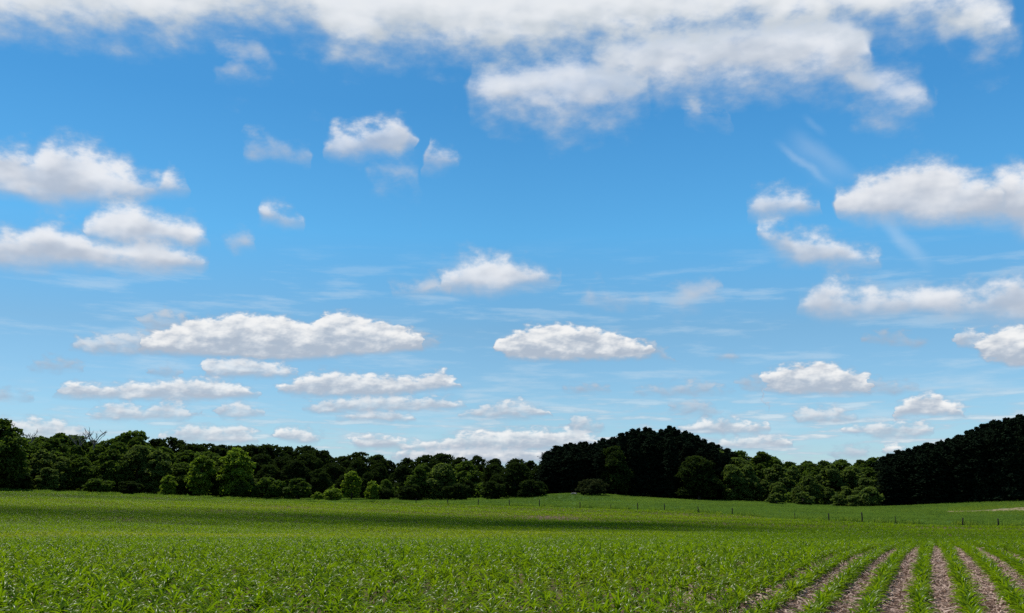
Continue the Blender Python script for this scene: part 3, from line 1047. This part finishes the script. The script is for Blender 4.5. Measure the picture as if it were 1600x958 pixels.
K_SHRUB_O = Kind('shrub', [broad_proto(s, 4, w, .03, nl, .36, 220) for s, w, nl in ((81, 6.2, 16),)], M_OLIVE)

TREES = []


def plant(kind, px, r, ytop, width=None, label=None, cat='tree', group=None, pick=None, name=None):
    """a tree standing r metres out below photo column px, as tall as the photo shows it"""
    a = az_of(px)
    x, y = r * math.sin(a), r * math.cos(a)
    z = float(height(x, y)) - .08
    Ht = EYE + slope_of(px, ytop) * r - z
    it = kind.items[pick if pick is not None else random.randrange(len(kind.items))]
    s = Ht / it[2]
    e = bpy.data.objects.new(name or kind.name, None)
    COL.objects.link(e)
    e.empty_display_size = .5
    e.location = (x, y, z)
    sw = s * random.uniform(1.1, 1.4) if width is None else width
    e.scale = (sw, sw * random.uniform(.92, 1.08), s)
    e.rotation_euler = (0, 0, random.uniform(0, 6.28))
    tag(e, label, cat, group)
    link('crown', it[0], e)
    link('trunk', it[1], e)
    TREES.append(e)
    return e


SIL_LEFT = ([-150, -30, 0, 6, 20, 40, 60, 90, 118, 152, 170, 190, 215, 260, 300, 360, 420, 470, 505, 522, 532, 560, 585, 610, 640, 662, 690, 720, 760, 800, 830, 850, 870],
            [650, 652, 655, 664, 684, 686, 678, 676, 683, 684, 678, 671, 674, 682, 690, 695, 696, 697, 701, 706, 712, 706, 709, 714, 713, 708, 706, 711, 712, 715, 717, 716, 714])
SIL_HILL = ([846, 853, 875, 900, 930, 960, 983, 1000, 1010, 1030, 1042, 1052, 1070, 1085, 1110, 1130, 1150], [716, 706, 695, 691, 688, 682, 671, 670, 668, 671, 671, 663, 672, 677, 688, 695, 706])
SIL_MID = ([1095, 1115, 1135, 1160, 1175, 1200, 1230, 1280, 1340, 1380, 1420], [700, 696, 697, 704, 701, 709, 716, 717, 717, 712, 710])
SIL_RIGHT = ([1378, 1385, 1410, 1440, 1480, 1510, 1530, 1550, 1575, 1600, 1700, 1800], [722, 713, 703, 694, 688, 678, 668, 660, 654, 649, 640, 640])


def sil(s, px):
    return float(np.interp(px, *s))


rt = random.Random(5)
# ---- left wood: skyline row, middle row, edge row
px = -130
while px < 850:
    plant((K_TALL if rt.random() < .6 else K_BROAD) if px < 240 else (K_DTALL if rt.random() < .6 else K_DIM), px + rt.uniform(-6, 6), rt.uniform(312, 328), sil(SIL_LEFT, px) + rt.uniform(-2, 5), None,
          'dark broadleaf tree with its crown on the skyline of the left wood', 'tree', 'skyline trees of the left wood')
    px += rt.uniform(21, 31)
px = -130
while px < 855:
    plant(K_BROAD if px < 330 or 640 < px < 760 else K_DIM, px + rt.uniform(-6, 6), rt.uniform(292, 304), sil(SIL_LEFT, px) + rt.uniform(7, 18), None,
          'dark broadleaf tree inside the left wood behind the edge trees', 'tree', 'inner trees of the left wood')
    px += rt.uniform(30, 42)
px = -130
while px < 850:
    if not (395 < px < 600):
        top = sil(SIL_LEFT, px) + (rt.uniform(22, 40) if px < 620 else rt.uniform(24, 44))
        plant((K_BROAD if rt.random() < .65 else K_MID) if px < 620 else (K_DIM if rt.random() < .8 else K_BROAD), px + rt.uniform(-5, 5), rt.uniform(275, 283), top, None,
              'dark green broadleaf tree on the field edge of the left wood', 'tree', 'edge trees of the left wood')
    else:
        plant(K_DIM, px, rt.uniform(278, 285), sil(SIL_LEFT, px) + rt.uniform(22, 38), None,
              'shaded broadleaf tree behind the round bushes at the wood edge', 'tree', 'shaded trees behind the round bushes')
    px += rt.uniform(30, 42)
# ---- central pine stand
for row, (r, step, dy) in enumerate(((318, 9.5, 0), (306, 12, 2), (294, 15, 8), (283, 18, 16))):
    px = 856
    while px < 1146:
        q = px + rt.uniform(-4, 4)
        plant(K_PINE, q, r + rt.uniform(-3, 3), sil(SIL_HILL, q) + dy + rt.uniform(-1, 3), rt.uniform(1.0, 1.5),
              'near black pine packed into the hilltop stand in the middle', 'pine tree', 'pines of the middle hilltop stand')
        px += step * rt.uniform(.8, 1.2)
# ---- broadleaf wood right of the middle
px = 1100
while px < 1410:
    plant(K_BROAD, px + rt.uniform(-5, 5), rt.uniform(314, 324), sil(SIL_MID, px) + rt.uniform(-1, 5), None,
          'broadleaf tree on the skyline between the two pine stands', 'tree', 'skyline trees between the pine stands')
    px += rt.uniform(20, 30)
px = 1128
while px < 1405:
    plant(K_MID if rt.random() < .6 else K_BROAD, px + rt.uniform(-5, 5), rt.uniform(294, 304), sil(SIL_MID, px) + rt.uniform(8, 20), None,
          'mid green broadleaf tree in the wood between the two pine stands', 'tree', 'inner trees between the pine stands')
    px += rt.uniform(24, 34)
px = 1142
while px < 1395:
    plant(K_MID, px + rt.uniform(-5, 5), rt.uniform(278, 286), sil(SIL_MID, px) + rt.uniform(24, 46), None,
          'leafy green tree on the field edge between the two pine stands', 'tree', 'edge trees between the pine stands')
    px += rt.uniform(24, 34)
# ---- right pine stand
for row, (r, step, dy) in enumerate(((312, 9.5, 0), (300, 12, 2), (288, 16, 7), (276, 19, 14))):
    px = 1388
    while px < 1690:
        q = px + rt.uniform(-4, 4)
        plant(K_PINE, q, r + rt.uniform(-3, 3), sil(SIL_RIGHT, q) + dy + rt.uniform(-1, 3), rt.uniform(1.0, 1.5),
              'near black pine packed into the tall stand at the right', 'pine tree', 'pines of the right stand')
        px += step * rt.uniform(.8, 1.2)

# ---- trees and bushes that can be told apart
plant(K_BROAD, -6, 268, 654, None, 'tall dark tree cut by the left border of the photo', pick=0)
plant(K_MID, 72, 271, 730, .62, 'low mid green tree near the left end of the wood', pick=0)
plant(K_LIGHT, 314, 270, 712, .98, 'light green tree with spreading sprays left of the tall bright tree', pick=1)
plant(K_LIGHT, 366, 271, 699, 1.12, 'tallest bright green tree on the left wood edge', pick=0)
plant(K_LIGHT, 262, 269, 742, .5, 'small bright green tree at the foot of the left wood', pick=0)
plant(K_SHRUB_D, 418, 266, 746, 1.75, 'dark round bush, left one of the neighbouring pair', 'bush', pick=0)
plant(K_SHRUB_D, 465, 262, 748, 1.80, 'dark round bush, right one of the neighbouring pair', 'bush', pick=1)
plant(K_LIGHT, 549, 264, 736, .66, 'bright green round tree standing out before the dark wood', pick=1)
plant(K_SHRUB_B, 581, 264, 752, 1.0, 'bright green bush close against the right of the bright round tree', 'bush', pick=0)
plant(K_SHRUB_B, 521, 258, 763, 1.0, 'low bright yellow green bush left of the bright round tree', 'bush', pick=1)
plant(K_SHRUB_B, 496, 257, 769, .7, 'smallest yellow green bush at the foot of the dark wood', 'bush', pick=0)
plant(K_MID, 690, 272, 724, .95, 'broad mid green tree with domed top in the middle of the wood', pick=2)
plant(K_BROAD, 655, 272, 728, .8, 'dark green tree just left of the domed tree in the middle of the wood', pick=1)
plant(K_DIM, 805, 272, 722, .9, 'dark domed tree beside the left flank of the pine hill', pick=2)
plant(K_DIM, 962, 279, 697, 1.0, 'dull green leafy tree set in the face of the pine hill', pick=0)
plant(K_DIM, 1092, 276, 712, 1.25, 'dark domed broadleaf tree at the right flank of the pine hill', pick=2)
plant(K_SHRUB_O, 925, 266, 749, 1.55, 'brownish olive shrub on the grassy mound before the pine hill', 'bush', pick=0)
for i, (bx, bt, w_) in enumerate(((600, 762, 1.2), (640, 758, 1.5), (715, 756, 1.4), (770, 752, 1.5), (830, 750, 1.4))):
    plant(K_SHRUB_DD, bx, 266, bt, w_, 'dark low bush lining the wood edge left of the pine hill', 'bush', 'dark bushes left of the pine hill')
for i, (bx, bt, w_) in enumerate(((1212, 770, 1.2), (1255, 768, 1.4), (1310, 772, 1.3), (1335, 774, 1.2), (1360, 762, 1.3))):
    plant(K_SHRUB, bx, 268, bt, w_, 'green bush at the foot of the wood between the pine stands', 'bush', 'bushes between the pine stands')
for i, (bx, bt, w_) in enumerate(((25, 742, 1.7), (150, 748, 1.5), (200, 752, 1.4), (375, 752, 1.3))):
    plant(K_SHRUB_D if i % 2 else K_SHRUB_DD, bx, 268, bt, w_, 'low green bush along the edge of the left wood', 'bush', 'bushes along the left wood')


def undergrowth():
    rd = np.random.default_rng(90)
    n_ = 60000
    r = rd.uniform(284, 322, n_)
    a = rd.uniform(az_of(-170), az_of(1780), n_)
    x, y = r * np.sin(a), r * np.cos(a)
    top = 3.2 + 1.6 * np.sin(a * 140) * np.sin(r * .3 + a * 60)
    z = height(x, y) + rd.uniform(0, 1, n_) * top
    V, F = leaf_quads(np.stack([x, y, z], -1), rd.normal(0, 1, (n_, 3)) + np.array([0, -.3, .5]), .85, rd)
    me = mesh_np('undergrowth', V, F, 4, M_BROAD)
    tag(link('undergrowth', me), 'dark leafy undergrowth filling the wood between the trunks', 'undergrowth', kind='stuff')


undergrowth()


# ---- bare trees on the left skyline
def bare_tree(px, r, ytop, label, seed, spread):
    a = az_of(px)
    x, y = r * math.sin(a), r * math.cos(a)
    z = float(height(x, y)) - .1
    Ht = EYE + slope_of(px, ytop) * r - z
    pr = random.Random(seed)
    trunk, limbs = Geo(), Geo()
    trunk.add(*tube([(0, 0, -.3), (.1, 0, Ht * .4), (-.1, .1, Ht * .76)], [.28, .22, .13], 7))

    def grow(p, d, L, rad, depth):
        mid = p + d * L * .5 + Vector((pr.gauss(0, .06), pr.gauss(0, .06), pr.gauss(0, .04))) * L
        q = p + d * L
        limbs.add(*tube([p, mid, q], [rad, rad * .8, rad * .55], 4))
        if depth == 0:
            return
        for k in range(2 if depth > 1 else 3):
            nd = (d + Vector((pr.gauss(0, .42), pr.gauss(0, .42), pr.gauss(.18, .2))) * spread).normalized()
            grow(p + d * L * pr.uniform(.5, 1.0), nd, L * pr.uniform(.55, .8), rad * .66, depth - 1)
    for k in range(6):
        an = k * 1.05 + pr.uniform(-.3, .3)
        d = Vector((math.cos(an) * .8, math.sin(an) * .8, 1.0)).normalized()
        grow(Vector((-.1, .1, Ht * pr.uniform(.64, .75))), d, Ht * .14, .12, 3)
    top = max(v[2] for v in limbs.v)
    e = bpy.data.objects.new('bare_tree', None)
    COL.objects.link(e)
    e.location = (x, y, z)
    e.scale = (1, 1, Ht / top)
    tag(e, label, 'tree')
    link('trunk', trunk.mesh('trunk', M_DEAD), e)
    link('branches', limbs.mesh('branches', M_DEAD), e)


bare_tree(36, 306, 669, 'leafless grey tree on the skyline near the left border', 3, 1.0)
bare_tree(141, 300, 666, 'leafless grey tree spreading a bare fan above the left wood', 8, 1.1)
bare_tree(119, 306, 670, 'smaller leafless tree just left of the bare fan tree', 12, .9)


# ------------------------------------------------------------------ meadow grass, weeds along the fence
tufts = []
for k, (tx, tr_) in enumerate(((1010, 211), (1050, 213), (960, 215))):
    a = az_of(tx)
    o = link('grass_tuft', tuft_mesh(k))
    o.location = (tr_ * math.sin(a), tr_ * math.cos(a), float(height(tr_ * math.sin(a), tr_ * math.cos(a))))
    tag(o, 'small grass tuft in the meadow just behind the fence posts', 'grass tuft', 'grass tufts behind the fence')
    tufts.append(o)


def meadow():
    n_ = 150000
    r = np.sqrt(rng.uniform(140 ** 2, 282 ** 2, n_))
    a = rng.uniform(-.6, .6, n_)
    x, y = r * np.sin(a), r * np.cos(a)
    fr = fence_r(x, y)
    ok = r > fr + .5
    x, y, r, fr = x[ok], y[ok], r[ok], fr[ok]
    px_ = CX + FPX / math.cos(PITCH) * np.tan(np.arctan2(x, y))
    # bare tan wedge on the right slope
    bare = bare_wedge(px_, r)
    thin = np.where(bare, rng.uniform(0, 1, len(x)) < .05, True)
    x, y, r, fr, px_ = x[thin], y[thin], r[thin], fr[thin], px_[thin]
    m_ = len(x)
    weed = (r < fr + 4) & (np.sin(x * .9) + np.sin(x * .37 + 1) > -.6)
    s = rng.uniform(.55, 1.0, m_) * np.where(weed, rng.uniform(1.1, 2.3, m_), .8)
    scl = np.stack([s * 1.5, s * 1.5, s], -1)
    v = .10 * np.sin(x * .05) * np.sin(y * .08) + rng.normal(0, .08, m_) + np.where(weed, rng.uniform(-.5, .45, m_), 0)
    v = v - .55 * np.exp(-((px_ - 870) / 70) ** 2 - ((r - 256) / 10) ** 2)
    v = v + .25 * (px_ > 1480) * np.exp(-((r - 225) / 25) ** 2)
    pts = np.stack([x, y, height(x, y)], -1)
    rot = np.stack([rng.normal(0, .15, m_), rng.normal(0, .15, m_), rng.uniform(0, 6.28, m_)], -1)
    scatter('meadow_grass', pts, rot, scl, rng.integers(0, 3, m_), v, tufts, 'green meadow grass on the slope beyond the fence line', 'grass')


meadow()

# ------------------------------------------------------------------ fence posts
POSTS = [(650, 790, 6, 'wood'), (700, 791, 7, 'wood'), (747, 792, 9, 'wood'), (796, 794, 9, 'wood'), (843, 796, 10, 'wood'), (906, 797, 8, 'wood'),
         (954, 797, 7, 'steel'), (996, 797, 10, 'wood'), (1038, 797, 10, 'wood'), (1090, 799, 8, 'wood'), (1143, 799, 9, 'wood'),
         (1240, 806, 6, 'steel'), (1293, 812, 9, 'wood'), (1345, 819, 13, 'wood'), (1397, 820, 8, 'steel'), (1500, 823, 8, 'wood'), (1556, 826, 9, 'wood')]
ORD = 'first second third fourth fifth sixth seventh eighth ninth tenth eleventh twelfth thirteenth fourteenth fifteenth sixteenth seventeenth'.split()
for i, (px, yb, hp, ty) in enumerate(POSTS):
    r = float(np.interp(px, FENCE_X, FENCE_R)) - .8
    a = az_of(px)
    x, y = r * math.sin(a), r * math.cos(a)
    z = float(height(x, y))
    hgt = max(1.0, hp * r / FPX) + .25
    pr = random.Random(i)
    rad = .095 if ty == 'wood' else .05
    g = Geo()
    lx, ly = pr.uniform(-.09, .09), pr.uniform(-.09, .09)
    V, F = tube([(0, 0, -.5), (lx * .5, ly * .5, hgt * .5), (lx, ly, hgt - .03), (lx, ly, hgt)], [rad * 1.05, rad, rad * .95, rad * .55], 9)
    top = len(V) - 9
    F += [(top, top + 1 + k, top + 2 + k, top + 3 + k) for k in range(0, 6, 2)]
    g.add(V, F)
    o = link('fence_post', g.mesh('fence_post', M_POST))
    o.location = (x, y, z)
    tag(o, ('short weathered wooden' if ty == 'wood' else 'thin steel') + ' fence post, ' + ORD[i] + ' from the left along the field fence', 'fence post', 'fence posts across the field')

# ------------------------------------------------------------------ pale boulder on the mound
bpy_me = bpy.data.meshes.new('boulder')
import bmesh
bm = bmesh.new()
bmesh.ops.create_icosphere(bm, subdivisions=3, radius=1)
for v in bm.verts:
    c = v.co
    k = 1 + .16 * math.sin(c.x * 3.1 + 1) * math.sin(c.y * 2.7) + .1 * math.sin(c.z * 5 + c.x * 4)
    v.co = Vector((c.x * .85 * k, c.y * .6 * k, c.z * .32 * k))
bm.to_mesh(bpy_me)
bm.free()
bpy_me.materials.append(M_ROCK)
o = link('boulder', bpy_me)
a = az_of(897); r = 264
o.location = (r * math.sin(a), r * math.cos(a), float(height(r * math.sin(a), r * math.cos(a))) + .2)
tag(o, 'pale grey boulder lying on the grassy mound before the pine hill', 'boulder')
